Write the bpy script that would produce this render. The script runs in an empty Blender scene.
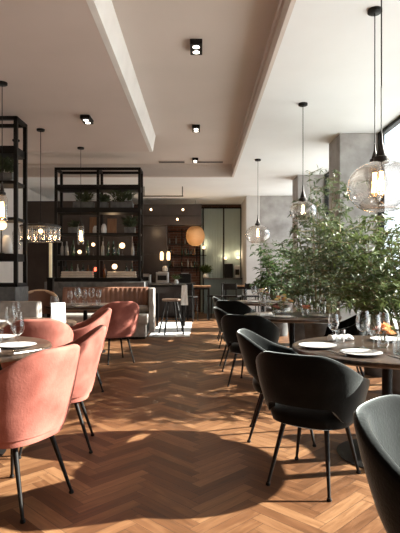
import bpy, math, random
from math import sin, cos, pi, radians as R, sqrt
from mathutils import Vector, Matrix
random.seed(7)
S = bpy.context.scene
COL = S.collection

# ------------------------------------------------------------------ mesh helper
class MB:
    def __init__(s): s.v = []; s.f = []
    def add(s, vs, fs, mat=None):
        o = len(s.v)
        s.v += [tuple(mat @ Vector(p)) if mat else tuple(p) for p in vs]
        s.f += [tuple(i + o for i in f) for f in fs]
        return s
    def box(s, x0, x1, y0, y1, z0, z1, mat=None):
        vs = [(x0,y0,z0),(x1,y0,z0),(x1,y1,z0),(x0,y1,z0),(x0,y0,z1),(x1,y0,z1),(x1,y1,z1),(x0,y1,z1)]
        return s.add(vs, [(0,3,2,1),(4,5,6,7),(0,1,5,4),(1,2,6,5),(2,3,7,6),(3,0,4,7)], mat)
    def lathe(s, prof, n=24, mat=None, cx=0, cy=0):
        """prof: list of (r,z) from one end to the other; r==0 makes a pole."""
        vs, rows, fs = [], [], []
        for r, z in prof:
            if r <= 1e-6:
                rows.append([len(vs)]); vs.append((cx, cy, z))
            else:
                rows.append(list(range(len(vs), len(vs)+n)))
                vs += [(cx + r*cos(2*pi*i/n), cy + r*sin(2*pi*i/n), z) for i in range(n)]
        for a, b in zip(rows, rows[1:]):
            for i in range(n):
                j = (i+1) % n
                if len(a) == 1 and len(b) == 1: break
                if len(a) == 1: fs.append((a[0], b[j], b[i]))
                elif len(b) == 1: fs.append((a[i], a[j], b[0]))
                else: fs.append((a[i], a[j], b[j], b[i]))
        if prof[0][0] > 1e-6 and prof[0] != prof[-1]: fs.append(tuple(reversed(rows[0])))
        if prof[-1][0] > 1e-6 and prof[0] != prof[-1]: fs.append(tuple(rows[-1]))
        return s.add(vs, fs, mat)
    def tube(s, pts, r, n=8, cap=True):
        """swept tube, r a number or a list"""
        pts = [Vector(p) for p in pts]; rs = r if isinstance(r, (list, tuple)) else [r]*len(pts)
        vs, fs = [], []
        up = None
        for k, p in enumerate(pts):
            t = (pts[min(k+1, len(pts)-1)] - pts[max(k-1, 0)]).normalized()
            if up is None:
                up = Vector((0,0,1)) if abs(t.z) < .9 else Vector((1,0,0))
            a = t.cross(up).normalized(); b = a.cross(t).normalized(); up = b
            vs += [tuple(p + (a*cos(2*pi*i/n) + b*sin(2*pi*i/n))*rs[k]) for i in range(n)]
        for k in range(len(pts)-1):
            for i in range(n):
                j = (i+1) % n
                fs.append((k*n+i, k*n+j, (k+1)*n+j, (k+1)*n+i))
        if cap:
            fs.append(tuple(range(n-1, -1, -1))); fs.append(tuple(range((len(pts)-1)*n, len(pts)*n)))
        return s.add(vs, fs)
    def bar(s, p, q, w):  # square bar between two axis-aligned points
        lo = [min(a, b)-w/2 for a, b in zip(p, q)]; hi = [max(a, b)+w/2 for a, b in zip(p, q)]
        return s.box(lo[0], hi[0], lo[1], hi[1], lo[2], hi[2])
    def loft(s, rings, closed=True, cap0=True, cap1=True):
        n = len(rings[0]); vs = [p for r in rings for p in r]; fs = []
        for k in range(len(rings)-1):
            for i in range(n if closed else n-1):
                j = (i+1) % n
                fs.append((k*n+i, k*n+j, (k+1)*n+j, (k+1)*n+i))
        if cap0: fs.append(tuple(range(n-1, -1, -1)))
        if cap1: fs.append(tuple(range((len(rings)-1)*n, len(rings)*n)))
        return s.add(vs, fs)
    def ball(s, c, r, n=12, sz=1.0):
        m = max(4, n//2)
        return s.lathe([(r*sin(pi*i/m), c[2]-r*sz*cos(pi*i/m)) if 0 < i < m else (0, c[2]-r*sz*cos(pi*i/m)) for i in range(m+1)], n, None, c[0], c[1])
    def build(s, name, m, parent=None, smooth=False, bevel=0, loc=None):
        me = bpy.data.meshes.new(name); me.from_pydata(s.v, [], s.f); me.validate()
        me.materials.append(m)
        if smooth:
            me.polygons.foreach_set('use_smooth', [True]*len(me.polygons))
            try: me.set_sharp_from_angle(angle=R(42))
            except Exception: pass
        o = bpy.data.objects.new(name, me); COL.objects.link(o)
        if parent: o.parent = parent
        if loc: o.location = loc
        if bevel:
            b = o.modifiers.new('bevel', 'BEVEL'); b.width = bevel; b.segments = 2; b.limit_method = 'ANGLE'; b.angle_limit = R(40)
        return o

def tag(o, label, cat, group=None, kind=None):
    o['label'] = label; o['category'] = cat
    if group: o['group'] = group
    if kind: o['kind'] = kind
    return o
def thing(name, label, cat, loc=(0,0,0), rz=0, group=None):
    o = bpy.data.objects.new(name, None); COL.objects.link(o); o.empty_display_size = .1
    o.location = loc; o.rotation_euler = (0,0,rz)
    return tag(o, label, cat, group)
def struct(o, label=None):
    o['kind'] = 'structure'
    if label: o['label'] = label
    return o
def dup(root, loc, rz, label, group=None, scale=None):
    def cp(o, par):
        c = o.copy(); COL.objects.link(c)
        if par: c.parent = par
        for ch in list(o.children): cp(ch, c)
        return c
    r = cp(root, None)
    r.location = loc; r.rotation_euler = (0,0,rz); r['label'] = label
    if group: r['group'] = group
    if scale: r.scale = (scale,)*3
    return r
class Kind:
    """first placing moves the prototype itself, later ones copy it with its parts"""
    def __init__(s, root): s.root = root; s.used = False
    def put(s, loc, rz, label, group=None, scale=None):
        if not s.used:
            s.used = True; r = s.root
            r.location = loc; r.rotation_euler = (0,0,rz); r['label'] = label
            if group: r['group'] = group
            if scale: r.scale = (scale,)*3
            return r
        return dup(s.root, loc, rz, label, group, scale)

# ------------------------------------------------------------------ materials
def newmat(name):
    m = bpy.data.materials.new(name); m.use_nodes = True
    nt = m.node_tree; nt.nodes.clear()
    out = nt.nodes.new('ShaderNodeOutputMaterial')
    return m, nt, out
def setin(n, k, v):
    if k in n.inputs: n.inputs[k].default_value = v
def col(c): return (c[0], c[1], c[2], 1)
def mat(name, c, rough=.5, metal=0, c2=None, scale=6, detail=4, stretch=(1,1,1), bump=0, bscale=60, sheen=0, sheen_tint=None, coat=0, emit=0, emit_c=None, spec=.5, sub=0, contrast=(.35,.65), transl=0):
    m, nt, out = newmat(name)
    b = nt.nodes.new('ShaderNodeBsdfPrincipled')
    b.inputs['Base Color'].default_value = col(c)
    setin(b, 'Roughness', rough); setin(b, 'Metallic', metal); setin(b, 'Specular IOR Level', spec)
    setin(b, 'Sheen Weight', sheen); setin(b, 'Sheen Roughness', .35)
    if sheen_tint: setin(b, 'Sheen Tint', col(sheen_tint))
    setin(b, 'Coat Weight', coat); setin(b, 'Coat Roughness', .1)
    if emit:
        setin(b, 'Emission Color', col(emit_c or c)); setin(b, 'Emission Strength', emit)
    tc = nt.nodes.new('ShaderNodeTexCoord')
    if c2 or bump:
        mp = nt.nodes.new('ShaderNodeMapping'); mp.inputs['Scale'].default_value = stretch
        nt.links.new(tc.outputs['Object'], mp.inputs[0])
    if c2:
        nz = nt.nodes.new('ShaderNodeTexNoise'); nz.inputs['Scale'].default_value = scale; nz.inputs['Detail'].default_value = detail
        nt.links.new(mp.outputs[0], nz.inputs['Vector'])
        rp = nt.nodes.new('ShaderNodeValToRGB')
        rp.color_ramp.elements[0].position = contrast[0]; rp.color_ramp.elements[1].position = contrast[1]
        rp.color_ramp.elements[0].color = col(c); rp.color_ramp.elements[1].color = col(c2)
        nt.links.new(nz.outputs[0], rp.inputs[0]); nt.links.new(rp.outputs[0], b.inputs['Base Color'])
    if bump:
        nb = nt.nodes.new('ShaderNodeTexNoise'); nb.inputs['Scale'].default_value = bscale; nb.inputs['Detail'].default_value = 3
        nt.links.new(mp.outputs[0], nb.inputs['Vector'])
        bp = nt.nodes.new('ShaderNodeBump'); bp.inputs['Strength'].default_value = bump; bp.inputs['Distance'].default_value = .01
        nt.links.new(nb.outputs[0], bp.inputs['Height']); nt.links.new(bp.outputs[0], b.inputs['Normal'])
    if transl:
        t = nt.nodes.new('ShaderNodeBsdfTranslucent'); t.inputs[0].default_value = col([min(1, x*1.5) for x in (c2 or c)])
        mx = nt.nodes.new('ShaderNodeMixShader'); mx.inputs[0].default_value = transl
        nt.links.new(b.outputs[0], mx.inputs[1]); nt.links.new(t.outputs[0], mx.inputs[2]); nt.links.new(mx.outputs[0], out.inputs[0])
    else:
        nt.links.new(b.outputs[0], out.inputs[0])
    return m
def thin_glass(name, tint=(1,1,1), refl=.9, power=3.5, rough=.02, base=.04):
    """thin clear glass: passes light straight through, reflects more at grazing angles"""
    m, nt, out = newmat(name)
    t = nt.nodes.new('ShaderNodeBsdfTransparent'); t.inputs[0].default_value = col(tint)
    g = nt.nodes.new('ShaderNodeBsdfGlossy'); g.inputs['Roughness'].default_value = rough; g.inputs[0].default_value = (refl,)*3+(1,)
    lw = nt.nodes.new('ShaderNodeLayerWeight'); lw.inputs['Blend'].default_value = .5
    ad = nt.nodes.new('ShaderNodeMath'); ad.operation = 'ADD'; ad.use_clamp = True; ad.inputs[1].default_value = base
    mu = nt.nodes.new('ShaderNodeMath'); mu.operation = 'MULTIPLY'; mu.inputs[1].default_value = .9
    pw = nt.nodes.new('ShaderNodeMath'); pw.operation = 'POWER'; pw.inputs[1].default_value = power
    nt.links.new(lw.outputs['Facing'], pw.inputs[0]); nt.links.new(pw.outputs[0], mu.inputs[0])
    nt.links.new(mu.outputs[0], ad.inputs[0])
    mx = nt.nodes.new('ShaderNodeMixShader')
    nt.links.new(ad.outputs[0], mx.inputs[0]); nt.links.new(t.outputs[0], mx.inputs[1]); nt.links.new(g.outputs[0], mx.inputs[2])
    nt.links.new(mx.outputs[0], out.inputs[0])
    return m
def glow(name, c, strength):
    m, nt, out = newmat(name)
    e = nt.nodes.new('ShaderNodeEmission'); e.inputs[0].default_value = col(c); e.inputs[1].default_value = strength
    nt.links.new(e.outputs[0], out.inputs[0])
    return m

def floor_material():
    m, nt, out = newmat('herringbone oak floor')
    L = nt.links.new
    def mth(op, a, b=None, c=None):
        n = nt.nodes.new('ShaderNodeMath'); n.operation = op
        for i, x in enumerate((a, b, c)):
            if x is None: continue
            if isinstance(x, (int, float)): n.inputs[i].default_value = x
            else: L(x, n.inputs[i])
        return n.outputs[0]
    tc = nt.nodes.new('ShaderNodeTexCoord'); sp = nt.nodes.new('ShaderNodeSeparateXYZ'); L(tc.outputs['Object'], sp.inputs[0])
    x, y = sp.outputs[0], sp.outputs[1]
    w, n = .074, 6
    k = 1/(sqrt(2)*w)
    u = mth('MULTIPLY', mth('ADD', mth('ADD', x, y), 40), k)
    v = mth('MULTIPLY', mth('ADD', mth('SUBTRACT', y, x), 40), k)
    i, j = mth('FLOOR', u), mth('FLOOR', v)
    kk = mth('FLOORED_MODULO', mth('SUBTRACT', i, j), 2*n)
    hor = mth('LESS_THAN', kk, n-.5)
    # horizontal plank
    h_id1 = mth('SUBTRACT', i, kk); h_al = mth('SUBTRACT', u, h_id1); h_ac = mth('SUBTRACT', v, j)
    # vertical plank
    top = mth('ADD', j, mth('SUBTRACT', kk, n))
    v_st = mth('SUBTRACT', top, n-1); v_al = mth('SUBTRACT', v, v_st); v_ac = mth('SUBTRACT', u, i)
    def sel(a, b):
        return mth('ADD', mth('MULTIPLY', hor, a), mth('MULTIPLY', mth('SUBTRACT', 1, hor), b))
    al, ac = sel(h_al, v_al), sel(h_ac, v_ac)
    ida, idb = sel(h_id1, mth('ADD', i, 77.3)), sel(j, mth('ADD', top, 31.7))
    cb = nt.nodes.new('ShaderNodeCombineXYZ'); L(ida, cb.inputs[0]); L(idb, cb.inputs[1])
    wn = nt.nodes.new('ShaderNodeTexWhiteNoise'); wn.noise_dimensions = '2D'; L(cb.outputs[0], wn.inputs['Vector'])
    rnd = wn.outputs['Value']
    # grain
    gv = nt.nodes.new('ShaderNodeCombineXYZ')
    L(mth('MULTIPLY', al, .12), gv.inputs[0]); L(ac, gv.inputs[1]); L(mth('MULTIPLY', rnd, 50), gv.inputs[2])
    gn = nt.nodes.new('ShaderNodeTexNoise'); gn.inputs['Scale'].default_value = 3.2; gn.inputs['Detail'].default_value = 5; gn.inputs['Distortion'].default_value = .6
    L(gv.outputs[0], gn.inputs['Vector'])
    t = mth('ADD', mth('MULTIPLY', rnd, .48), mth('MULTIPLY', gn.outputs[0], .68))
    rp = nt.nodes.new('ShaderNodeValToRGB'); e = rp.color_ramp.elements
    e[0].position = .18; e[0].color = (.052,.021,.008,1)
    e[1].position = 1.0; e[1].color = (.31,.165,.078,1)
    q = e.new(.55); q.color = (.138,.06,.025,1)
    L(t, rp.inputs[0])
    # seams
    ed = mth('MINIMUM', mth('MINIMUM', ac, mth('SUBTRACT', 1, ac)), mth('MINIMUM', al, mth('SUBTRACT', n, al)))
    seam = mth('GREATER_THAN', ed, .018)
    mx = nt.nodes.new('ShaderNodeMixRGB'); mx.blend_type = 'MIX'; mx.inputs[1].default_value = (.035,.015,.008,1)
    L(seam, mx.inputs[0]); L(rp.outputs[0], mx.inputs[2])
    b = nt.nodes.new('ShaderNodeBsdfPrincipled'); L(mx.outputs[0], b.inputs['Base Color'])
    L(mth('ADD', .36, mth('MULTIPLY', gn.outputs[0], .18)), b.inputs['Roughness'])
    setin(b, 'Specular IOR Level', .45)
    bp = nt.nodes.new('ShaderNodeBump'); bp.inputs['Strength'].default_value = .25; bp.inputs['Distance'].default_value = .003
    L(mth('ADD', mth('MULTIPLY', seam, .6), mth('MULTIPLY', gn.outputs[0], .4)), bp.inputs['Height']); L(bp.outputs[0], b.inputs['Normal'])
    L(b.outputs[0], out.inputs[0])
    return m
def brick_material():
    m, nt, out = newmat('dark red brick')
    tc = nt.nodes.new('ShaderNodeTexCoord'); mp = nt.nodes.new('ShaderNodeMapping'); mp.inputs['Rotation'].default_value = (R(90),0,0)
    nt.links.new(tc.outputs['Object'], mp.inputs[0])
    bk = nt.nodes.new('ShaderNodeTexBrick'); bk.inputs['Scale'].default_value = 1
    bk.inputs['Brick Width'].default_value = .24; bk.inputs['Row Height'].default_value = .08; bk.inputs['Mortar Size'].default_value = .008
    bk.inputs['Color1'].default_value = (.16,.062,.04,1); bk.inputs['Color2'].default_value = (.085,.036,.026,1); bk.inputs['Mortar'].default_value = (.16,.13,.11,1)
    nt.links.new(mp.outputs[0], bk.inputs['Vector'])
    b = nt.nodes.new('ShaderNodeBsdfPrincipled'); b.inputs['Roughness'].default_value = .85
    nt.links.new(bk.outputs['Color'], b.inputs['Base Color'])
    nt.links.new(b.outputs[0], out.inputs[0])
    return m

M = dict(
    floor=floor_material(), brick=brick_material(),
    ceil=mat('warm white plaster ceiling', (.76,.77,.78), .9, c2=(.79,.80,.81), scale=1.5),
    soffit=mat('bounce-tinted taupe plaster', (.56,.475,.435), .9, c2=(.59,.50,.46), scale=1.2),  # warm light bounced off the wood floor is put into this colour
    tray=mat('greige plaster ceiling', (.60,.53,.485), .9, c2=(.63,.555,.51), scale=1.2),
    wall=mat('pale plaster wall', (.58,.56,.54), .9, c2=(.63,.61,.59), scale=3),
    concrete=mat('mottled concrete', (.24,.222,.21), .8, c2=(.46,.44,.425), scale=3, detail=8, bump=.25, bscale=25, contrast=(.3,.72)),
    darkwall=mat('dark brown plaster', (.032,.021,.016), .7, c2=(.044,.03,.023), scale=4),
    darkpanel=mat('dark lacquer panel', (.03,.023,.022), .35, c2=(.036,.028,.026), scale=8),
    stone=mat('dark grey stone', (.075,.078,.078), .6, c2=(.15,.15,.148), scale=9, detail=8),
    black=mat('black painted metal', (.006,.0055,.005), .5, c2=(.009,.008,.0075), scale=20, spec=.22),
    bronze=mat('dark bronze', (.016,.012,.010), .45, .3, c2=(.026,.02,.016), scale=12),
    pink=mat('dusty pink velvet', (.20,.064,.049), .75, c2=(.41,.155,.122), contrast=(.3,.7), scale=5, detail=5, bump=.12, bscale=90, sheen=.10, sheen_tint=(1,.72,.64), spec=.04),
    blackv=mat('black velvet', (.0045,.005,.005), .75, c2=(.009,.0098,.0098), scale=7, detail=5, bump=.12, bscale=90, sheen=.85, sheen_tint=(.75,.82,.82), spec=.02),
    wood=mat('dark walnut table', (.03,.02,.015), .3, c2=(.075,.048,.034), scale=5, stretch=(1,9,1), detail=6, spec=.5),
    woodm=mat('mid brown wood', (.24,.115,.055), .45, c2=(.34,.18,.09), scale=5, stretch=(9,1,1)),
    seatwood=mat('dark stool wood', (.10,.06,.04), .5, c2=(.15,.09,.06), scale=5, stretch=(9,1,1)),
    oak=mat('pale bent oak', (.46,.31,.2), .5, c2=(.56,.39,.26), scale=5, stretch=(6,1,1)),
    leather=mat('brown leather', (.16,.075,.047), .5, c2=(.22,.105,.068), scale=5, bump=.1),
    greyf=mat('light grey upholstery', (.28,.255,.235), .9, c2=(.34,.31,.285), scale=14, bump=.15, bscale=180),
    porcelain=mat('white porcelain', (.80,.79,.77), .22, c2=(.83,.82,.80), scale=4, coat=.3),
    linen=mat('white linen', (.74,.73,.71), .9, c2=(.82,.81,.79), scale=12, bump=.2, bscale=150),
    cream=mat('cream linen', (.60,.52,.43), .9, c2=(.68,.60,.5), scale=9),
    paper=mat('white card', (.82,.82,.82), .8, c2=(.85,.85,.85), scale=5),
    steel=mat('brushed steel', (.52,.52,.52), .3, 1, c2=(.6,.6,.6), scale=30),
    rug=mat('pale marbled rug', (.80,.80,.80), .9, c2=(.55,.55,.56), scale=3, detail=8, contrast=(.55,.75)),
    green=mat('sage green fluted panel', (.42,.52,.50), .5, c2=(.45,.55,.53), scale=2),
    teal=mat('teal painted panel', (.12,.165,.17), .6, c2=(.14,.185,.19), scale=3),
    wicker=mat('woven rattan', (.40,.30,.19), .7, c2=(.58,.46,.32), scale=25, stretch=(8,8,1), transl=.4),
    pot=mat('charcoal planter', (.06,.06,.058), .7, c2=(.1,.1,.098), scale=8),
    terracotta=mat('terracotta planter', (.30,.11,.06), .8, c2=(.36,.15,.09), scale=8),
    soil=mat('dark soil', (.03,.02,.014), .95, c2=(.06,.04,.03), scale=40),
    bark=mat('brown green stem', (.14,.11,.055), .8, c2=(.21,.17,.09), scale=20),
    leafa=mat('mid green leaves', (.026,.052,.014), .42, c2=(.115,.15,.05), scale=5, transl=.2, spec=.4),
    leafb=mat('grey green leaves', (.024,.044,.018), .42, c2=(.10,.128,.062), scale=5, transl=.18, spec=.45),
    leafd=mat('deep green leaves', (.022,.05,.016), .5, c2=(.065,.11,.036), scale=5, transl=.22, spec=.35),
    leafs=mat('dull green shelf leaves', (.04,.055,.028), .6, c2=(.08,.1,.05), scale=7, transl=.2),
    peach=mat('peach petals', (.75,.34,.14), .7, c2=(.82,.48,.25), scale=15, transl=.2),
    rose=mat('dusty rose petals', (.55,.16,.13), .7, c2=(.7,.3,.24), scale=15, transl=.2),
    yellow=mat('butter yellow petals', (.78,.55,.16), .7, c2=(.85,.68,.3), scale=15, transl=.2),
    white=mat('ivory petals', (.75,.72,.62), .7, c2=(.82,.8,.72), scale=15, transl=.2),
    plum=mat('dark plum petals', (.10,.025,.025), .7, c2=(.16,.04,.04), scale=15),
    candle=mat('pale wax', (.66,.6,.44), .6, c2=(.7,.64,.5), scale=4, emit=.12, emit_c=(1,.85,.5)),
    bottle_g=mat('dark green bottle glass', (.012,.03,.014), .08, c2=(.02,.045,.02), scale=3, spec=.8),
    bottle_b=mat('amber bottle glass', (.12,.045,.012), .08, c2=(.17,.07,.02), scale=3, spec=.8),
    bottle_c=mat('smoky bottle glass', (.22,.21,.2), .06, c2=(.28,.27,.26), scale=3, spec=.9),
    glass=thin_glass('clear drinking glass', (.955,.96,.96), .95, 2.4, .02, .05),
    globe=thin_glass('clear lamp glass', (.95,.93,.91), .9, 2.4, .03, .035),
    pane=thin_glass('window pane', (.97,.985,.98), .8, 5, .01, .03),
    filament=glow('glowing filament', (1,.60,.24), 26),
    bulb=glow('warm bulb', (1,.68,.36), 7),
    lampshade=glow('warm lamp glass', (1,.66,.36), 3.2),
    spot=glow('spotlight lens', (1,.92,.8), 6),
    redlight=glow('small red light', (1,.12,.06), 4),
    vent=mat('dark vent', (.1,.09,.085), .6, c2=(.12,.11,.1), scale=30),
    pave=mat('pale paving', (.56,.56,.55), .9, c2=(.64,.64,.63), scale=1.2),
)

# ------------------------------------------------------------------ camera, world, sun
H = 1.25
cam = bpy.data.cameras.new('camera'); co = bpy.data.objects.new('camera', cam); COL.objects.link(co)
co.location = (0,0,H); co.rotation_euler = (R(90),0,0)
cam.sensor_fit = 'HORIZONTAL'; cam.sensor_width = 36; cam.lens = 45; cam.shift_y = 6.0/400
cam.clip_start = .05
S.camera = co
w = bpy.data.worlds.new('overcast bright sky'); S.world = w; w.use_nodes = True
nt = w.node_tree; nt.nodes.clear()
wo = nt.nodes.new('ShaderNodeOutputWorld'); bg = nt.nodes.new('ShaderNodeBackground')
bg.inputs[0].default_value = (.84,.92,1.0,1); bg.inputs[1].default_value = 2.5
nt.links.new(bg.outputs[0], wo.inputs[0])
sun = bpy.data.lights.new('sun', 'SUN'); so = bpy.data.objects.new('sun', sun); COL.objects.link(so)
SUN_AZ, SUN_EL = 10, 27        # azimuth from +X towards -Y (negative: a little behind the camera)
d = Vector((cos(R(SUN_EL))*cos(R(SUN_AZ)), cos(R(SUN_EL))*sin(R(SUN_AZ)), sin(R(SUN_EL))))
so.rotation_euler = d.to_track_quat('Z', 'Y').to_euler(); so.location = (9,-2,6)
sun.energy = 29; sun.angle = R(.7); sun.color = (1,.94,.85)
def lamp(name, loc, e, c=(1,.68,.38), r=.04):
    l = bpy.data.lights.new(name, 'POINT'); l.energy = e; l.color = c; l.shadow_soft_size = r
    o = bpy.data.objects.new(name, l); COL.objects.link(o); o.location = loc
    return o

# ------------------------------------------------------------------ setting
ZC = 3.40; ZT = 3.68
XL, XR, YB, YF = -4.4, 2.80, -4.0, 15.8
struct(MB().box(XL-.2, XR+.05, YB-.2, YF+.2, -.2, 0).build('floor', M['floor']), 'warm brown herringbone oak floor')
struct(MB().box(XR+.05, 40, -30, 45, -.3, -.06).build('ground', M['pave']), 'pale paving outside the windows')
# ceilings: left soffit, right soffit, raised centre tray
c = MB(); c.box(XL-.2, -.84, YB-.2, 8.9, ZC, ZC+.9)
struct(c.build('ceiling', M['soffit'], bevel=.01), 'lowered ceiling on the left side, warm bounce light in its taupe colour')
c = MB(); c.box(.76, XR+.04, YB-.2, YF+.2, ZC, ZC+.9); c.box(XL-.2, .76, 11.3, YF+.2, ZC, ZC+.9)
struct(c.build('ceiling', M['ceil']), 'off-white lowered ceiling by the windows')
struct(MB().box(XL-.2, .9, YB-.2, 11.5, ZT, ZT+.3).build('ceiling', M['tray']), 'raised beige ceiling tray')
# bright sloping fascia of left soffit
f = MB()
f.loft([[(-.84,y,ZC-.002),(-.79,y,ZT),(-.9,y,ZT),(-.9,y,ZC-.002)] for y in (YB, 8.9)])
struct(f.build('trim_1', mat('white fascia', (.72,.70,.68), .85, c2=(.78,.76,.74), scale=3)), 'white sloped edge of the left soffit')
f = MB()
for (x0, x1, z0, z1) in ((.72,.76,ZC,ZC+.06), (.735,.76,ZC+.06,ZC+.2), (.71,.76,ZC+.2,ZT)):
    f.box(x0, x1, YB, 11.3, z0, z1)
for (y0, z0, z1) in ((11.24,ZC,ZC+.07), (11.265,ZC+.07,ZC+.2), (11.22,ZC+.2,ZT)):
    f.box(XL, .76, y0, 11.3, z0, z1)
struct(f.build('trim_2', M['tray']), 'stepped moulding around the ceiling tray')
# walls
struct(MB().box(XL-.2, XL, YB, YF, 0, ZT).build('wall_left', M['wall']))
struct(MB().box(XL, XR, YB-.2, YB, 0, ZT).build('wall_back', M['wall']))
w = MB(); w.box(XL, XR+.3, YF, YF+.2, 0, ZC)
struct(w.build('wall_far', M['brick']), 'dark brick far wall')
struct(MB().box(XL, -1.72, 12.6, 12.8, 0, 3.05).build('wall_partition', M['darkwall']), 'dark partition behind the black shelf unit')
struct(MB().box(1.3, 1.68, 14.0, YF, 0, ZC).build('wall_pier', M['wall']), 'white pier at the far end')
struct(MB().box(XR, XR+.04, YB, .95, 0, ZC).build('wall_right', M['wall']))  # unseen solid stretch beside the camera, added to cut window fill light
# columns
cols = [(7.7,8.35), (11.0,11.65), (14.0,14.65)]
cl = ['grey mottled concrete column behind the near globe lamp', 'grey concrete column behind the tall leafy plant', 'grey concrete column beside the white pier at the far end']
for (a, b), lab in zip(cols, cl):
    x0 = 2.15 if b < 13 else 1.68
    struct(MB().box(x0, XR+.02, a, b, 0, ZC).build('column', M['concrete'], bevel=.012), lab)
struct(MB().box(XR, XR+.04, 14.65, YF, 0, ZC).build('wall_right', M['wall']))
# windows between the columns
wn = 1
for a, b in ((.95,7.7), (8.35,11.0), (11.65,14.0)):
    fr = MB(); x0, x1 = 2.74, 2.82
    fr.box(x0,x1,a,b,0,.09); fr.box(x0,x1,a,b,ZC-.05,ZC)
    k = 3 if b-a > 4 else 1
    ys = [a+.03] + [a+(b-a)*i/k+.25 for i in range(1, k)] + [b-.03]
    for y in ys: fr.box(x0,x1,y-.03,y+.03,.09,ZC-.05)
    o = struct(fr.build('window_%d' % wn, M['black']), 'black framed full height window')
    p = MB().box(2.775,2.781,a+.02,b-.02,.05,ZC-.04).build('pane', M['pane'], o)
    wn += 1
# baseboards
struct(MB().box(XL, XL+.02, YB, YF, 0, .1).build('baseboard_left', M['wall']))

# ------------------------------------------------------------------ tub chairs
def smooth(t): t = max(0, min(1, t)); return t*t*(3-2*t)
def make_chair(name, vm, hb, ha, z0, gap, sbot, flat):
    root = thing(name, '', 'chair')
    A, B, T, FM, N = .335, .30, .045, 128, 56
    def h(p):
        a = abs(p)
        tt = max(0, min(1, (a-flat)/(106-flat))); v = hb + (ha-hb)*(.25*tt+.75*smooth(tt))
        if a > 104: v -= (v - (z0+.09))*smooth((a-104)/(FM-104))**1.3
        return v
    def pt(p, d, z, zb):
        q = R(p); e = .82
        u = max(0, min(1, (z-z0)/(hb-z0)))
        s = sbot + (1-sbot)*sin(min(1, u*1.15)*pi/2)
        sx, cx = sin(q), cos(q)
        X = (A*s-d)*math.copysign(abs(sx)**e, sx); Y = -(B*s-d)*math.copysign(abs(cx)**e, cx)
        Y -= .055*u*u*max(0, cx)
        return (X, Y, z)
    rings = []
    for i in range(N+1):
        p = -FM + 2*FM*i/N
        top = h(p); zb = z0 + gap*smooth((62-abs(p))/30)
        r = []
        K = 9
        for k in range(K): r.append(pt(p, .006 if k == 0 else 0, zb + (top-T/2-zb)*k/(K-1), zb))
        for k in range(1, 6):
            th = pi*k/6
            r.append(pt(p, T/2-T/2*cos(th), top-T/2+T/2*sin(th), zb))
        for k in range(K): r.append(pt(p, T, top-T/2 + (zb-(top-T/2))*k/(K-1), zb))
        rings.append(r)
    MB().loft(rings).build('backrest', vm, root, smooth=True)
    def sq(a, b, z, cy=0.0):
        out = []
        for i in range(40):
            q = 2*pi*i/40; e = .72
            out.append((a*math.copysign(abs(cos(q))**e, cos(q)), cy + b*math.copysign(abs(sin(q))**e, sin(q)), z))
        return out
    k = sbot
    sb = z0-.05
    rings = [sq(.2*k/.8,.2*k/.8,sb,.01), sq(.235*k/.8,.225*k/.8,sb+.012,.01), sq(.247*k/.8,.238*k/.8,sb+.05,.012), sq(.247*k/.8,.238*k/.8,sb+.068,.012), sq(.238*k/.8,.229*k/.8,sb+.084,.012), sq(.19,.19,sb+.105,.012), sq(.09,.09,sb+.112,.012)]
    MB().loft(rings).build('seat', vm, root, smooth=True)
    for sx in (-1,1):
        for fy, top, foot in ((-1, (.13*sx,-.135,sb+.01), (.185*sx,-.245,.012)), (1, (.14*sx,.15,sb+.01), (.205*sx,.225,.012))):
            lg = MB().tube([top, foot], [.0155,.0085], 10).build('leg', M['black'], root, smooth=True)
            MB().lathe([(0,0),(.013,0),(.015,.006),(.011,.018),(0,.02)], 10, None, foot[0], foot[1]).build('foot_glide', M['black'], lg, smooth=True)
    return root
black_chair = Kind(make_chair('black_tub_chair', M['blackv'], .80, .625, .405, .085, .80, 24))
pink_chair = Kind(make_chair('pink_tub_chair', M['pink'], .86, .66, .40, 0, .84, 16))
def face(dx, dy): return math.atan2(-dx, dy)      # chair front (+Y) turned to point along (dx,dy)
GB, GP = 'black velvet tub chairs at the window tables', 'pink velvet tub chairs on the left'
for x, y, dx, dy, lab in (
    (.69,3.04,.56,.83, 'black velvet tub chair, back to us, at the front of the nearest window table'),
    (.63,3.83,1,-.15, 'black velvet tub chair turned sideways behind the black chair whose back faces us nearest'),
    (.845,1.53,.75,-.66, 'black velvet tub chair cut off by the lower right corner, grey inside lit'),
    (.58,5.62,.42,.9, 'black velvet tub chair with its back to us at the second window table'),
    (.52,6.5,1,.05, 'black velvet tub chair sideways on the aisle behind the second window table'),
    (.60,8.35,.5,.86, 'black velvet tub chair in front of the third window table'),
    (.58,9.3,1,0, 'farthest black velvet tub chair, beside the third window table'),
    (1.62,5.75,-1,.15, 'black velvet tub chair on the window side of the second table, seen under its top'),
    (1.98,3.75,-.9,-.3, 'black velvet tub chair at the right edge behind the nearest window table')):
    black_chair.put((x,y,0), face(dx,dy), lab, GB)
for x, y, dx, dy, lab in (
    (-1.03,2.77,-.90,.42, 'nearest pink velvet tub chair, its back and side towards us'),
    (-1.03,3.60,-1,-.18, 'pink velvet tub chair partly behind the nearest one, dark inside showing'),
    (-1.48,4.50,-.35,.94, 'pink velvet tub chair behind the nearest left table, flat back towards us'),
    (-1.30,5.35,-1,-.25, 'pink velvet tub chair on the aisle between the second and third left tables'),
    (-1.2,7.05,-.5,.87, 'farthest pink velvet tub chair, standing clear near the leather booth')):
    pink_chair.put((x,y,0), face(dx,dy), lab, GP)

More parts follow.
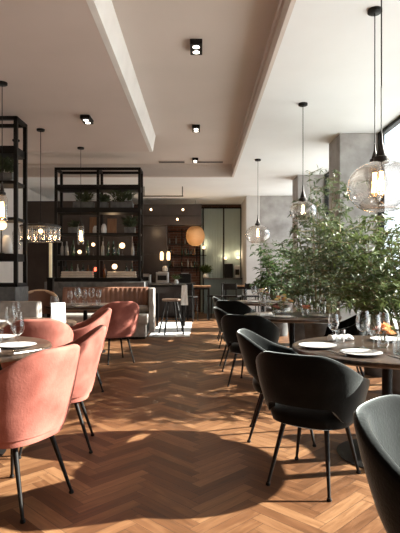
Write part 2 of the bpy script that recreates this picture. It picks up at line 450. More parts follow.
# ------------------------------------------------------------------ round dining tables
def make_table(r):
    root = thing('round_dining_table', '', 'table')
    MB().lathe([(0,.70),(r-.03,.70),(r-.004,.712),(r,.722),(r-.002,.735),(r-.01,.74),(0,.74)], 72).build('tabletop', M['wood'], root, smooth=True)
    MB().lathe([(0,.03),(.055,.03),(.034,.06),(.034,.67),(.12,.685),(.12,.70),(0,.70)], 24).build('pedestal', M['black'], root, smooth=True)
    MB().lathe([(0,0),(.33,0),(.335,.008),(.30,.016),(.06,.045),(0,.045)], 48).build('base', M['black'], root, smooth=True)
    return root
tabs = Kind(make_table(.64))
GT = 'round dark wood pedestal tables'
TW1, TW2, TW3 = (1.28,3.42), (1.10,5.98), (1.10,8.75)
TL1, TL2, TL3 = (-1.68,3.42), (-1.88,5.08), (-1.80,7.85)
for (x, y), rz, lab, sc in (
    (TW1, .4, 'dark wood round table nearest on the window side, set with plates and glasses', None),
    (TW2, .9, 'second dark wood round table on the window side with yellow and peach flowers', .9),
    (TW3, .2, 'third dark wood round table on the window side, set with glassware', .9),
    (TL1, .3, 'nearest dark wood round table on the left, by the closest pink chair', None),
    (TL2, .8, 'second dark wood round table on the left with an upright white card', .95),
    (TL3, .5, 'third dark wood round table on the left crowded with glasses', .95)):
    o = tabs.put((x,y,0), rz, lab, GT)
    if sc: o.scale = (sc,sc,1)
ZTAB = .7402

# ------------------------------------------------------------------ tableware
def proto_plate():
    r = thing('dinner_plate', '', 'plate')
    MB().lathe([(0,0),(.075,0),(.08,.004),(.125,.016),(.128,.019),(.122,.019),(.082,.008),(0,.006)], 40).build('dish', M['porcelain'], r, smooth=True)
    return Kind(r)
def proto_wine():
    r = thing('wine_glass', '', 'wine glass')
    MB().lathe([(0,.098),(.012,.10),(.03,.115),(.040,.14),(.0405,.165),(.035,.20),(.032,.225),(.0308,.225),(.0338,.20),(.0392,.165),(.0388,.142),(.029,.117),(.011,.102),(0,.1005)], 28).build('bowl', M['glass'], r, smooth=True)
    MB().lathe([(0,0),(.035,0),(.035,.002),(.012,.005),(.004,.012),(.0032,.05),(.004,.09),(.009,.0985),(0,.0985)], 24).build('stem', M['glass'], r, smooth=True)
    return Kind(r)
def proto_tumbler():
    r = MB().lathe([(0,0),(.03,0),(.033,.005),(.038,.095),(.0365,.095),(.031,.01),(0,.008)], 28).build('tumbler', M['glass'], smooth=True)
    return Kind(tag(r, '', 'glass'))
def proto_napkin():
    m = MB(); rings = []
    for i in range(13):
        x = -.1 + .2*i/12; e = 1 if 0 < i < 12 else .55
        rr = .022*(1+.12*sin(i*2.1))*e
        rings.append([(x, 1.7*rr*cos(2*pi*k/14), max(.0005, rr + rr*sin(2*pi*k/14))) for k in range(14)])
    m.loft(rings)
    return Kind(tag(m.build('rolled_napkin', M['linen'], smooth=True), '', 'napkin'))
def proto_fork():
    r = thing('fork', '', 'fork')
    MB().tube([(0,-.10,.004),(0,-.02,.003),(0,.03,.007)], [.006,.004,.003], 8).build('handle', M['steel'], r, smooth=True)
    m = MB(); m.box(-.011,.011,.03,.052,.005,.008)
    for k in range(4): m.box(-.011+k*.0063,-.0075+k*.0063,.05,.095,.005,.008)
    m.build('tines', M['steel'], r)
    return Kind(r)
def proto_knife():
    r = thing('table_knife', '', 'knife')
    MB().tube([(0,-.11,.004),(0,-.01,.004)], [.007,.005], 8).build('handle', M['steel'], r, smooth=True)
    MB().loft([[(-.004,-.01,.003),(.006,-.01,.003),(.006,-.01,.005),(-.004,-.01,.005)], [(-.005,.06,.003),(.009,.06,.003),(.009,.06,.0045),(-.005,.06,.0045)], [(-.005,.11,.003),(-.002,.11,.003),(-.002,.11,.004),(-.005,.11,.004)]]).build('blade', M['steel'], r)
    return Kind(r)
plate, wine, tumbler, napkin, fork, knife = proto_plate(), proto_wine(), proto_tumbler(), proto_napkin(), proto_fork(), proto_knife()

def leaf_quad(m, p, dirv, L, wd, droop=.25, seed=random):
    """a folded pointed leaf of 4 faces"""
    d0 = Vector(dirv).normalized(); up = Vector((0,0,1))
    s = d0.cross(up)
    if s.length < .05: s = Vector((1,0,0))
    s.normalize(); roll = seed.uniform(-.9,.9)
    nrm = s.cross(d0).normalized()
    s = (s*cos(roll) + nrm*sin(roll)); nrm = s.cross(d0).normalized()
    a = Vector(p); b = a + d0*L*.5 - up*L*.05; e = a + d0*L - up*L*droop
    l = b + s*wd*.5 + nrm*wd*.12; r_ = b - s*wd*.5 + nrm*wd*.12
    m.add([a, l, b, r_, e], [(0,2,1), (0,3,2), (1,2,4), (2,3,4)])

def flowers(label, loc, pal, n=9, r=.075, hgt=.12):
    root = thing('flower_arrangement', label, 'flowers', loc, 0, None)
    MB().lathe([(0,0),(.03,0),(.036,.01),(.04,.04),(.033,.07),(.029,.085),(.026,.085),(.03,.07),(.036,.04),(0,.012)], 20).build('vase', M['glass'], root, smooth=True)
    rg = random.Random(label)
    st = MB(); lf = MB()
    for i in range(n):
        a = 2*pi*i/n*2.4; q = r*sqrt((i+.5)/n)
        p = Vector((q*cos(a), q*sin(a), .085 + hgt*(1-.5*q/r) - .03*rg.random()))
        st.tube([(0.006*cos(a),0.006*sin(a),.03), (p.x*.6,p.y*.6,.09), tuple(p)], .002, 5)
        b = MB(); rr = rg.uniform(.018,.03)
        for layer, (ra, nz, npet) in enumerate(((.3,.6,5), (.7,.35,6), (1,.05,7))):
            for k in range(npet):
                t = 2*pi*(k+.5*layer)/npet
                o = p + Vector((cos(t),sin(t),0))*rr*.35*ra
                dv = Vector((cos(t)*ra, sin(t)*ra, .35+nz))
                tip = o + dv.normalized()*rr*1.15; sd = Vector((-sin(t),cos(t),0))*rr*.55
                mid = o + dv.normalized()*rr*.7 + Vector((cos(t),sin(t),0))*rr*.12
                b.add([o, mid+sd, tip, mid-sd], [(0,1,2,3)])
        b.build('blossom', M[pal[i % len(pal)]], root, smooth=True)
    for i in range(16):
        a = rg.uniform(0, 2*pi); leaf_quad(lf, (.02*cos(a),.02*sin(a),.08+.05*rg.random()), (cos(a),sin(a),rg.uniform(.1,1)), rg.uniform(.05,.09), .022, .3, rg)
    st.build('stem', M['bark'], root); lf.build('leaves', M['leafa'], root)
    return root

NW = 'nearest window table'
plate.put((.80,3.40,ZTAB), 0, 'white plate farther left on the nearest window table')
plate.put((1.00,3.10,ZTAB), 0, 'larger looking white plate near the front edge of the nearest window table')
plate.put((1.40,3.72,ZTAB), 0, 'white plate at the back of the nearest window table behind the peach flowers')
for (x,y,s,l) in ((.955,3.58,.95,'wine glass standing alone on the left of the nearest window table'), (1.10,3.38,1.12,'tall wine glass beside the peach flowers, left one of the pair'), (1.10,3.17,1.08,'tall wine glass at the front of the nearest window table'), (1.33,3.62,.98,'wine glass behind the peach flowers on the nearest window table'), (1.50,3.45,1.0,'wine glass farthest towards the right edge of the nearest window table')):
    wine.put((x,y,ZTAB), 0, l, None, s)
for (x,y,l) in ((1.24,3.12,'short water tumbler in front of the peach flowers'), (1.33,3.28,'short water tumbler to the right of the peach flowers'), (1.02,3.64,'short water tumbler beside the rolled napkin on the nearest window table'), (1.40,3.10,'short water tumbler near the right front edge of the nearest window table')):
    tumbler.put((x,y,ZTAB), 0, l)
napkin.put((1.05,3.74,ZTAB), .25, 'rolled white napkin at the back of the nearest window table')
napkin.put((1.35,2.98,ZTAB), -.3, 'rolled white napkin at the right front edge of the nearest window table')
flowers('peach and rose blossoms in a small glass vase on the nearest window table', (1.245,3.40,ZTAB), ['peach','peach','rose'], 9, .06, .07)
fork.put((.86,3.15,ZTAB), .3, 'steel fork between the two front plates of the nearest window table')
knife.put((1.17,3.02,ZTAB), .2, 'steel knife beside the front plate on the nearest window table')
# second window table
for (x,y,l) in ((.93,5.62,'white plate on the front of the second window table'), (1.05,6.32,'white plate at the back of the second window table'), (1.38,5.75,'white plate to the right on the second window table')):
    plate.put((x,y,ZTAB), 0, l)
for k, (x,y,s) in enumerate(((1.24,6.05,1.05),(1.33,6.2,1.1),(1.46,5.95,1.0),(.82,6.1,1.05),(.74,5.92,1.1),(1.12,5.68,.95))):
    wine.put((x,y,ZTAB), 0, ['wine glass in the middle of the second window table, behind the dark tumbler','tallest wine glass of the second window table, at its back','wine glass on the right side of the second window table','wine glass on the aisle side of the second window table, behind another','wine glass closest to the aisle on the second window table','wine glass at the front edge of the second window table'][k], None, s)
for (x,y,l) in ((1.20,5.72,'water tumbler at the front of the second window table'), (1.02,5.75,'water tumbler beside the front plate of the second window table'), (1.5,6.12,'water tumbler at the right rear of the second window table')):
    tumbler.put((x,y,ZTAB), 0, l)
napkin.put((.75,5.74,ZTAB), .3, 'rolled white napkin on the aisle side of the second window table')
flowers('yellow and ivory flowers on the second window table', (.99,6.0,ZTAB), ['yellow','white','peach','yellow'], 12, .11, .17)
flowers('low rose pink flowers on the second window table', (1.24,5.86,ZTAB), ['rose','peach'], 7, .05, .04)
flowers('small dark plum flowers on the second window table', (.88,5.84,ZTAB), ['plum','rose'], 7, .05, .05)
# third window table
for (x,y,l) in ((.92,8.45,'white plate on the front of the third window table'), (1.25,8.5,'white plate on the window side of the third window table')):
    plate.put((x,y,ZTAB), 0, l)
for k, (x,y,s) in enumerate(((.78,8.7,1.0),(.95,8.85,1.2),(1.03,8.6,1.1),(1.2,8.9,1.15),(1.35,8.7,1.05))):
    wine.put((x,y,ZTAB), 0, 'wine glass among the cluster on the third window table', 'wine glasses on the third window table', s)
for k, (x,y) in enumerate(((.85,8.55),(1.12,8.45),(1.4,8.85))):
    tumbler.put((x,y,ZTAB), 0, 'small water tumbler on the third window table', 'tumblers on the third window table')
flowers('ivory and peach flowers on the third window table', (1.1,8.72,ZTAB), ['white','yellow','rose'], 10, .09, .16)
# left tables
plate.put((-1.25,3.42,ZTAB), 0, 'white plate on the nearest left table behind the pink chair')
plate.put((-1.45,3.02,ZTAB), 0, 'white plate at the left frame edge on the nearest left table')
plate.put((-1.55,3.85,ZTAB), 0, 'white plate at the back of the nearest left table')
wine.put((-1.19,3.27,ZTAB), 0, 'wine glass at the front of the nearest left table', None, 1.0)
wine.put((-1.46,3.86,ZTAB), 0, 'wine glass at the back of the nearest left table', None, 1.1)
tumbler.put((-1.47,3.64,ZTAB), 0, 'water tumbler at the left frame edge on the nearest left table')
fork.put((-1.06,3.26,ZTAB), -.7, 'steel fork to the right of the plate on the nearest left table')
knife.put((-1.09,3.20,ZTAB), -.7, 'steel knife in front of the plate on the nearest left table')
napkin.put((-1.36,3.14,ZTAB), .4, 'rolled white napkin near the left frame edge')
wine.put((-1.56,5.35,ZTAB), 0, 'wine glass on the second left table, left of the white card', None, 1.15)
wine.put((-1.80,4.9,ZTAB), 0, 'wine glass at the front of the second left table', None, 1.0)
tumbler.put((-1.92,5.3,ZTAB), 0, 'water tumbler on the second left table')
plate.put((-1.52,4.82,ZTAB), 0, 'white plate on the second left table in front of the card')
plate.put((-2.08,5.05,ZTAB), 0, 'white plate at the far left of the second left table')
m = MB(); a = .14
m.add([(-.072,0,0),(.072,0,0),(.072,.0,.205),(-.072,.0,.205),(-.072,.003,0),(.072,.003,0),(.072,.003,.205),(-.072,.003,.205)], [(0,1,2,3),(5,4,7,6),(3,2,6,7),(1,5,6,2),(4,0,3,7),(0,4,5,1)], Matrix.Rotation(R(-6), 4, 'X'))
m.add([(-.072,.0,.203),(.072,.0,.203),(.072,.055,0),(-.072,.055,0),(-.072,.002,.205),(.072,.002,.205),(.072,.058,0),(-.072,.058,0)], [(1,0,3,2),(4,5,6,7),(0,1,5,4),(2,3,7,6),(1,2,6,5),(3,0,4,7)], Matrix.Rotation(R(-6), 4, 'X'))
card = tag(m.build('menu_card', M['paper'], loc=(-1.42,5.04,ZTAB)), 'upright blank white folded card on the second left table', 'card')
card.rotation_euler.z = .65
for k, (x,y,s) in enumerate(((-1.98,7.62,1.0),(-1.88,7.7,1.15),(-1.76,7.6,1.1),(-1.68,7.75,1.2),(-1.6,7.9,1.05),(-1.95,7.95,1.2))):
    wine.put((x,y,ZTAB), 0, 'wine glass in the cluster on the third left table', 'wine glasses on the third left table', s)
for k, (x,y) in enumerate(((-1.9,7.5),(-1.72,7.48),(-1.55,7.62))):
    tumbler.put((x,y,ZTAB), 0, 'water tumbler at the front of the third left table', 'tumblers on the third left table')
for (x,y,l) in ((-1.45,7.55,'white plate on the aisle side of the third left table'), (-1.75,7.36,'white plate on the front of the third left table')):
    plate.put((x,y,ZTAB), 0, l)

# ------------------------------------------------------------------ window plants
def plant(label, x, y, zlo, zhi, rad, nb, nl, L, wd, leafm, seed, potm='pot', lean=(0,0), group='potted plants along the windows', top=.5, ph=.55, pr=.24):
    rg = random.Random(seed)
    root = thing('potted_plant', label, 'plant', (x,y,0), 0, group)
    MB().lathe([(0,0),(pr*.78,0),(pr*.8,.02),(pr,ph-.02),(pr,ph),(pr-.025,ph),(pr-.03,ph-.05),(0,ph-.05)], 32).build('planter', M[potm], root, smooth=True)
    MB().lathe([(0,ph-.05),(pr-.035,ph-.05),(pr-.04,ph-.035),(0,ph-.02)], 24).build('soil', M['soil'], root, smooth=True)
    st, lf = MB(), MB()
    twigs = []
    for b in range(nb):
        a = rg.uniform(0, 2*pi); q = sqrt(rg.random())
        base = Vector((pr*.6*cos(a)*q, pr*.6*sin(a)*q, ph-.045))
        zt = zlo + (zhi-zlo)*(rg.random()**.6 if b > 2 else rg.uniform(.88,1))
        k = 1 - top*max(0, (zt-zlo)/(zhi-zlo))
        tip = Vector((rad*q*k*cos(a)*1.1 + lean[0]*zt/zhi, rad*q*k*sin(a) + lean[1]*zt/zhi, zt))
        mid = base.lerp(tip, .55) + Vector((0,0,.12*(zt-ph))) - Vector((cos(a),sin(a),0))*.12*rad*q
        pts = []
        for i in range(8):
            t = i/7
            pts.append(base*(1-t)**2 + mid*2*t*(1-t) + tip*t*t)
        st.tube([tuple(p) for p in pts], [.011*(1-.8*i/7) for i in range(8)], 5)
        # side twigs along the upper stem
        for i in range(2, 8):
            for s in range(2):
                p = pts[i]; ta = rg.uniform(0, 2*pi); l = rad*rg.uniform(.25,.6)
                e = p + Vector((cos(ta)*l, sin(ta)*l, rg.uniform(-.1,.3)*l*1.4))
                if e.z < zlo: continue
                c = p.lerp(e, .5) + Vector((0,0,.1*l))
                st.tube([tuple(p), tuple(c), tuple(e)], [.004,.003,.0015], 4)
                twigs.append((p, c, e))
        twigs.append((pts[4], pts[5], pts[7]))
    for i in range(nl):
        p, c, e = rg.choice(twigs); t = rg.random()**.7
        q = p*(1-t)**2 + c*2*t*(1-t) + e*t*t
        d0 = (e-p).normalized(); a = rg.uniform(0, 2*pi)
        dv = d0*.7 + Vector((cos(a), sin(a), rg.uniform(-.5,.6)))*.8
        leaf_quad(lf, q, dv, L*rg.uniform(.6,1.25), wd*rg.uniform(.7,1.2), rg.uniform(.1,.5), rg)
    st.build('stem', M['bark'], root, smooth=True)
    lf.build('foliage', M[leafm], root)
    return root
plant('broad leafy plant at the right edge behind the nearest window table', 2.12, 5.15, .80, 1.76, .58, 28, 4200, .10, .029, 'leafa', 3, top=.25, lean=(-.26,0))
plant('bushy plant between the column and the right edge plant', 2.22, 6.15, .80, 1.82, .60, 24, 3900, .10, .03, 'leafb', 4, top=.3, lean=(-.55,0))
plant('tallest airy leafy plant behind the second window table', 1.72, 7.1, .70, 2.66, .56, 20, 2900, .105, .031, 'leafb', 5, top=.45)
plant('low dense dark green plant below the farthest globe lamp', 1.55, 9.95, .70, 1.82, .55, 20, 2300, .12, .042, 'leafd', 6, top=.45)
plant('small dark green plant squeezed between the tall plant and the low dense one', 1.75, 8.7, .7, 1.62, .42, 14, 1800, .10, .03, 'leafd', 8, top=.4)

# ------------------------------------------------------------------ pendants
def socket_mb(z, s=1):
    return MB().lathe([(0,z+.19*s),(.007*s,z+.19*s),(.011*s,z+.12*s),(.026*s,z+.07*s),(.034*s,z+.045*s),(.034*s,z+.028*s),(.052*s,z+.022*s),(.055*s,z-.002*s),(.05*s,z-.02*s),(0,z-.02*s)], 24)
def pendant(label, x, y, zc, zglass, kind, r, group):
    """zglass: height of the top of the glass"""
    root = thing('pendant_lamp', label, 'pendant lamp', (x,y,zc), 0, group)
    Z = lambda z: z - zc
    MB().lathe([(0,-.03),(.05,-.03),(.058,-.024),(.058,0),(0,0)], 28).build('ceiling_rose', M['black'], root, smooth=True)
    MB().tube([(0,0,-.03),(0,0,Z(zglass)+.15)], .0045, 6).build('cord', M['black'], root)
    sc = .75 if kind != 'globe' else 1
    so_ = socket_mb(Z(zglass), sc).build('socket', M['bronze'], root, smooth=True)
    g = Z(zglass)
    if kind == 'globe':      # squat round globe, open at the bottom
        h = r*1.52
        prof = []
        for i in range(3, 29):
            t = pi*i/32
            prof.append((max(.05, r*sin(t)**.8), g - .02 - h*.5*(1-cos(t)) + .01))
        inner = [(a-.004, b) for a, b in reversed(prof)]
        MB().lathe(prof+inner+[prof[0]], 48).build('lamp_shade', M['globe'], root, smooth=True)
        bz = g-.02
        bl = .2*r/.2
    else:                    # narrow clear tube
        prof = [(.045,g-.015),(r,g-.06),(r,g-.30),(r*.8,g-.33)]
        inner = [(a-.003, b) for a, b in reversed(prof)]
        MB().lathe(prof+inner+[prof[0]], 28).build('lamp_shade', M['globe'], root, smooth=True)
        bz = g-.02; bl = .29
    b = MB().lathe([(.014,bz),(.018,bz-.02*bl/.2),(.034*bl/.2,bz-.45*bl),(.036*bl/.2,bz-.65*bl),(.025*bl/.2,bz-.9*bl),(0,bz-bl)], 20).build('bulb', M['globe'], root, smooth=True)
    fm = MB(); n = 6
    for k in range(n):
        a = 2*pi*k/n; q = .016*bl/.2
        fm.tube([(q*.6*cos(a),q*.6*sin(a),bz-.25*bl), (q*cos(a+.4),q*sin(a+.4),bz-.82*bl)], .0028*max(1, bl/.2), 5)
    fm.build('filament', M['filament'], b)
    return root, bz-.5*bl+zc
GG = 'clear glass globe pendants by the windows'
for lab, x, y, zg, k, r, e in (
    ('largest clear glass globe pendant, nearest at the right edge', 1.27, 3.50, 2.035, 'globe', .232, 4),
    ('narrow clear glass pendant hanging just behind the largest globe', 1.43, 4.09, 2.16, 'tube', .05, 3),
    ('smaller glass globe pendant among the leaves of the tall plant', 1.31, 6.36, 2.17, 'globe', .17, 5),
    ('farthest clear glass globe pendant by the white pier', 1.10, 9.50, 2.16, 'globe', .235, 6)):
    _, z = pendant(lab, x, y, ZC, zg, k, r, GG)
    lamp('pendant_light', (x,y,z), e, r=.03)
GLP = 'pendants over the left tables'
for lab, x, y, zg, k, r, e in (
    ('clear pendant at the left edge in front of the black frame', -2.24, 5.66, 2.14, 'tube', .06, 6),
    ('clear glass pendant behind the tall black frame at the left edge', -2.98, 8.1, 1.95, 'tube', .06, 4),
    ('narrow clear pendant bulb hanging in front of the black shelf unit', -2.05, 8.6, 2.06, 'tube', .055, 5)):
    _, z = pendant(lab, x, y, ZC, zg, k, r, GLP)
    lamp('pendant_light', (x,y,z), e, r=.03)
# ring chandelier with glass tubes
t = thing('chandelier', 'wide round chandelier of hanging glass tubes above the left tables', 'chandelier', (-2.39,7.5,ZC))
MB().lathe([(0,-.03),(.055,-.03),(.06,-.02),(.06,0),(0,0)], 28).build('ceiling_rose', M['black'], t, smooth=True)
MB().tube([(0,0,-.03),(0,0,-1.41)], .005, 6).build('cord', M['black'], t)
MB().lathe([(0,-1.40),(.03,-1.40),(.06,-1.425),(.25,-1.435),(.30,-1.45),(.30,-1.475),(.26,-1.475),(0,-1.46)], 40).build('canopy', M['bronze'], t, smooth=True)
for k in range(14):
    a = 2*pi*k/14
    MB().lathe([(.042,-1.475),(.042,-1.68),(.039,-1.68),(.039,-1.475),(.042,-1.475)], 16, None, .25*cos(a), .25*sin(a)).build('glass_tube', M['globe'], t, smooth=True)
MB().ball((0,0,-1.53), .035, 14).build('bulb', M['bulb'], t, smooth=True)
MB().lathe([(.285,-1.69),(.302,-1.69),(.302,-1.675),(.285,-1.675),(.285,-1.69)], 40).build('bottom_ring', M['bronze'], t, smooth=True)
lamp('chandelier_light', (-2.39,7.5,ZC-1.62), 5)

# ------------------------------------------------------------------ ceiling spots and vents
def make_spot():
    r = thing('ceiling_spotlight', '', 'spotlight')
    MB().box(-.065,.065,-.135,.135,-.055,0).build('housing', M['black'], r, bevel=.004)
    for s in (-1,1):
        MB().lathe([(0,-.058),(.036,-.058),(.036,-.054),(0,-.054)], 20, None, 0, s*.062).build('lens', M['spot'], r)
    return Kind(r)
spot = make_spot()
for x, y, z, l in ((-.04,5.33,ZT,'nearest black twin spotlight in the ceiling tray'), (-1.57,6.94,ZC,'black twin spotlight on the left lowered ceiling'), (-.065,8.34,ZT,'middle black twin spotlight in the ceiling tray'), (-.10,10.7,ZT,'farthest black twin spotlight in the ceiling tray')):
    spot.put((x,y,z), 0, l, 'twin ceiling spotlights')
def make_vent():
    r = thing('ceiling_vent', '', 'vent')
    MB().box(-.3,.3,-.08,.08,-.012,0).build('frame', M['tray'], r)
    m = MB()
    for k in range(5): m.box(-.28,.28,-.065+k*.028,-.05+k*.028,-.018,-.012)
    m.build('grille', M['vent'], r)
    return Kind(r)
vent = make_vent()
vent.put((-.62,10.95,ZT), 0, 'ceiling vent left of the farthest spotlight', 'ceiling vents'); vent.put((.22,10.95,ZT), 0, 'ceiling vent right of the farthest spotlight', 'ceiling vents')

# ------------------------------------------------------------------ black shelf units
def shelf_unit(name, label, x0, x1, y0, y1, z0, z1, levels, posts, w=.055, thick=()):
    root = thing(name, label, 'shelf', ((x0+x1)/2,(y0+y1)/2,0))
    ox, oy = (x0+x1)/2, (y0+y1)/2
    def L(m): m.v = [(a-ox, b-oy, c) for a, b, c in m.v]; return m
    for px_ in posts:
        for y in (y0, y1):
            L(MB().bar((px_,y,z0+w/2+.001),(px_,y,z1-w/2),w)).build('post', M['black'], root)
    for z in (z0+w/2, z1-w/2):
        for y in (y0, y1): L(MB().bar((x0,y,z),(x1,y,z),w)).build('rail', M['black'], root)
        for p in posts: L(MB().bar((p,y0,z),(p,y1,z),w)).build('rail', M['black'], root)
    for z in levels:
        th = .10 if z in thick else .04
        L(MB().box(x0,x1,y0-.02,y1+.02,z-th,z)).build('shelf_board', M['black'], root)
    return root
# centre unit on stone base
tag(MB().box(-3.15,-1.12,10.1,10.75,0,1.06).build('stone_base', M['stone'], bevel=.01), 'dark grey stone base under the wide black shelf unit', 'counter')
shelf_unit('shelf_unit', 'wide black metal shelf unit with plants, bottles and lamps', -2.95,-1.24,10.25,10.65,1.06,3.40,(1.14,1.60,2.06,2.58,3.05),(-2.95,-2.09,-1.24),.052,(2.58,3.05,1.60))
# left unit on stone base
tag(MB().box(-3.55,-2.40,6.5,7.0,0,1.06).build('stone_base', M['stone'], bevel=.01), 'dark grey stone base under the tall black frame at the left edge', 'counter')
shelf_unit('shelf_unit', 'tall open black metal frame with shelves at the left edge', -3.5,-2.43,6.6,6.95,1.06,3.31,(1.50,1.98,2.46,2.92),(-3.5,-2.43),.048,(2.92,1.50))
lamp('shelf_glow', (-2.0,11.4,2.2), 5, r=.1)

# shelf contents
def box_plant(label, x, y, z, wd, h, seed, spiky=False):
    r = thing('potted_plant', label, 'plant', (x,y,z), 0, 'plants on the black shelf unit'); rg = random.Random(seed)
    MB().box(-wd/2,wd/2,-.09,.09,0,.13).build('planter', M['stone'], r, bevel=.008)
    lf = MB()
    for i in range(170):
        a = rg.uniform(0, 2*pi); q = rg.random()*wd*.42
        leaf_quad(lf, (q*cos(a), .6*q*sin(a)*.6, .12+rg.random()*h*.45), (cos(a)*.6,sin(a)*.6,rg.uniform(.3,1.4)), h*rg.uniform(.35,.65), .04, .3, rg)
    lf.build('foliage', M['leafs'], r)
box_plant('planter of dull green leaves on the left of the upper shelf', -2.42, 10.42, 2.58, .42, .32, 21)
box_plant('planter of dull green leaves on the right of the upper shelf', -1.62, 10.42, 2.58, .46, .40, 22)
box_plant('small leafy planter beside the middle post of the upper shelf', -2.0, 10.42, 2.58, .16, .26, 23)
box_plant('trailing green plant on the third shelf at its right end', -1.46, 10.42, 2.06, .22, .36, 24)
box_plant('grey planter with sparse leaves on the third shelf at its left', -2.6, 10.42, 2.06, .26, .22, 25)
box_plant('green plant on the upper shelf of the left edge frame', -2.66, 6.78, 2.46, .3, .34, 26)
def jar(label, x, y, z, r, h, m, grp=None, name='jar', cat='jar'):
    o = MB().lathe([(0,0),(r*.7,0),(r*.95,h*.12),(r,h*.45),(r*.8,h*.82),(r*.5,h*.93),(r*.52,h),(0,h)], 20).build(name, M[m], smooth=True, loc=(x,y,z))
    return tag(o, label, cat, grp)
jar('white ceramic pot left of the middle post on the third shelf', -2.17, 10.40, 2.06, .065, .16, 'porcelain', name='pot', cat='pot')
jar('white ceramic pot just right of the middle post on the third shelf', -2.0, 10.40, 2.06, .06, .2, 'porcelain', name='pot', cat='pot')
def tilt_board(label, x, z, wd, h):
    o = MB().box(-wd/2,wd/2,-.012,.012,0,h).build('wooden_board', M['woodm'], bevel=.006, loc=(x,10.55,z)); o.rotation_euler.x = R(-6)
    tag(o, label, 'board')
tilt_board('leaning wooden board behind the white pot on the third shelf', -2.25, 2.063, .17, .36)
tilt_board('leaning wooden board right of the middle post on the third shelf', -1.86, 2.063, .2, .33)
def make_bottle(m, name):
    r = thing(name, '', 'bottle')
    MB().lathe([(0,0),(.034,0),(.037,.01),(.037,.17),(.030,.205),(.0135,.235),(.0125,.295),(.015,.297),(.015,.31),(0,.31)], 16).build('body', M[m], r, smooth=True)
    MB().lathe([(0,.31),(.013,.31),(.013,.325),(0,.325)], 10).build('cap', M['black'], r)
    return Kind(r)
bg_, bb_, bc_ = make_bottle('bottle_g','green_bottle'), make_bottle('bottle_b','amber_bottle'), make_bottle('bottle_c','clear_bottle')
kinds = [(bg_,'dark green bottle'), (bb_,'amber bottle'), (bc_,'smoky clear bottle')]
rg = random.Random(5)
for i in range(16):
    x = -2.86 + i*.104
    if abs(x+2.09) < .05 or abs(x+1.6) < .1 or abs(x+2.5) < .09 or abs(x+2.22) < .07: continue
    k, nm = kinds[rg.choice((0,0,1,2,2))]
    k.put((x, 10.42+rg.uniform(-.08,.1), 1.60), 0, nm+' in the row on the fourth shelf of the wide black unit', nm+'s on the fourth shelf', rg.uniform(.85,1.05))
for i in range(13):
    x = -2.82 + i*.115
    if abs(x+2.09) < .05 or abs(x+2.1) < .08 or abs(x+1.77) < .13: continue
    k, nm = kinds[rg.choice((0,1,2))]
    k.put((x, 10.55+rg.uniform(-.02,.04), 1.14), 0, nm+' at the back of the bottom shelf of the wide black unit', nm+'s on the bottom shelf', rg.uniform(.8,1.0))
def linen_stack(label, x, wd, z):
    m = MB()
    for k in range(3): m.box(-wd/2+.006*k,wd/2-.004*k,-.08,.08,.045*k,.042+.045*k)
    tag(m.build('linen_stack', M['cream'], bevel=.012, loc=(x,10.36,z)), label, 'linen')
linen_stack('low cream folded linen on the bottom shelf left bay', -2.54, .66, 1.14)
linen_stack('low cream folded linen on the bottom shelf right bay', -1.62, .6, 1.14)
def table_lamp(label, x, y, z, r, h, m, grp, e=1.5):
    t = thing('table_lamp', label, 'lamp', (x,y,z), 0, grp)
    MB().lathe([(0,0),(r*.6,0),(r*.6,.012),(r*.15,.02),(r*.12,h-2*r),(r*.35,h-2*r+.01),(0,h-2*r+.02)], 18).build('base', M['bronze'], t, smooth=True)
    MB().ball((0,0,h-r), r, 20).build('lamp_globe', M[m], t, smooth=True)
    lamp('lamp_light', (x,y-.02-r,z+h-r), e, r=.02)
    return t
GLA = 'small globe lamps on the wide black unit'
table_lamp('glowing globe lamp on the fourth shelf right bay', -1.62, 10.40, 1.60, .06, .27, 'lampshade', GLA)
table_lamp('small glowing globe lamp beside the middle post on the fourth shelf', -2.22, 10.40, 1.60, .038, .27, 'lampshade', GLA, .8)
table_lamp('low glowing globe lamp on the fourth shelf left bay', -2.5, 10.38, 1.60, .042, .12, 'lampshade', GLA, .8)
table_lamp('dome lamp glowing on the bottom shelf linen in the right bay', -1.77, 10.36, 1.278, .055, .15, 'lampshade', GLA)
tag(MB().lathe([(0,0),(.03,0),(.034,.05),(.02,.08),(0,.08)], 14).build('candle_cup', M['redlight'], smooth=True, loc=(-2.16,10.35,1.278)), 'small red glowing candle cup on the bottom shelf near the middle post', 'candle')
# left frame contents
GL = 'pale jars on the left edge frame'
for k, (x, z, r, h, l) in enumerate(((-2.62,1.50,.075,.26,'round pale jar nearest the front post of the left edge frame'), (-2.80,1.50,.085,.3,'larger pale jar farther left on the left edge frame'))):
    jar(l, x, 6.78, z, r, h, 'porcelain', GL)
table_lamp('glowing globe lamp on the middle shelf of the left edge frame', -2.67, 6.72, 1.50, .07, .46, 'lampshade', None, 2)
# tall candle on black floor stand
t = thing('candle_stand', 'slim black floor stand below the glass tube chandelier', 'candle stand', (-2.42,8.1,0))
MB().lathe([(0,0),(.13,0),(.13,.012),(.03,.03),(0,.03)], 24).build('base', M['black'], t, smooth=True)
MB().box(-.045,.045,-.045,.045,.02,1.15).build('post', M['black'], t)
MB().lathe([(0,1.15),(.07,1.15),(.075,1.17),(0,1.17)], 20).build('tray', M['black'], t, smooth=True)
tag(MB().lathe([(0,0),(.026,0),(.026,.60),(.018,.61),(0,.605)], 18).build('pillar_candle', M['candle'], smooth=True, loc=(-2.42,8.1,1.1705)), 'tall pale candle on the slim black floor stand', 'candle')

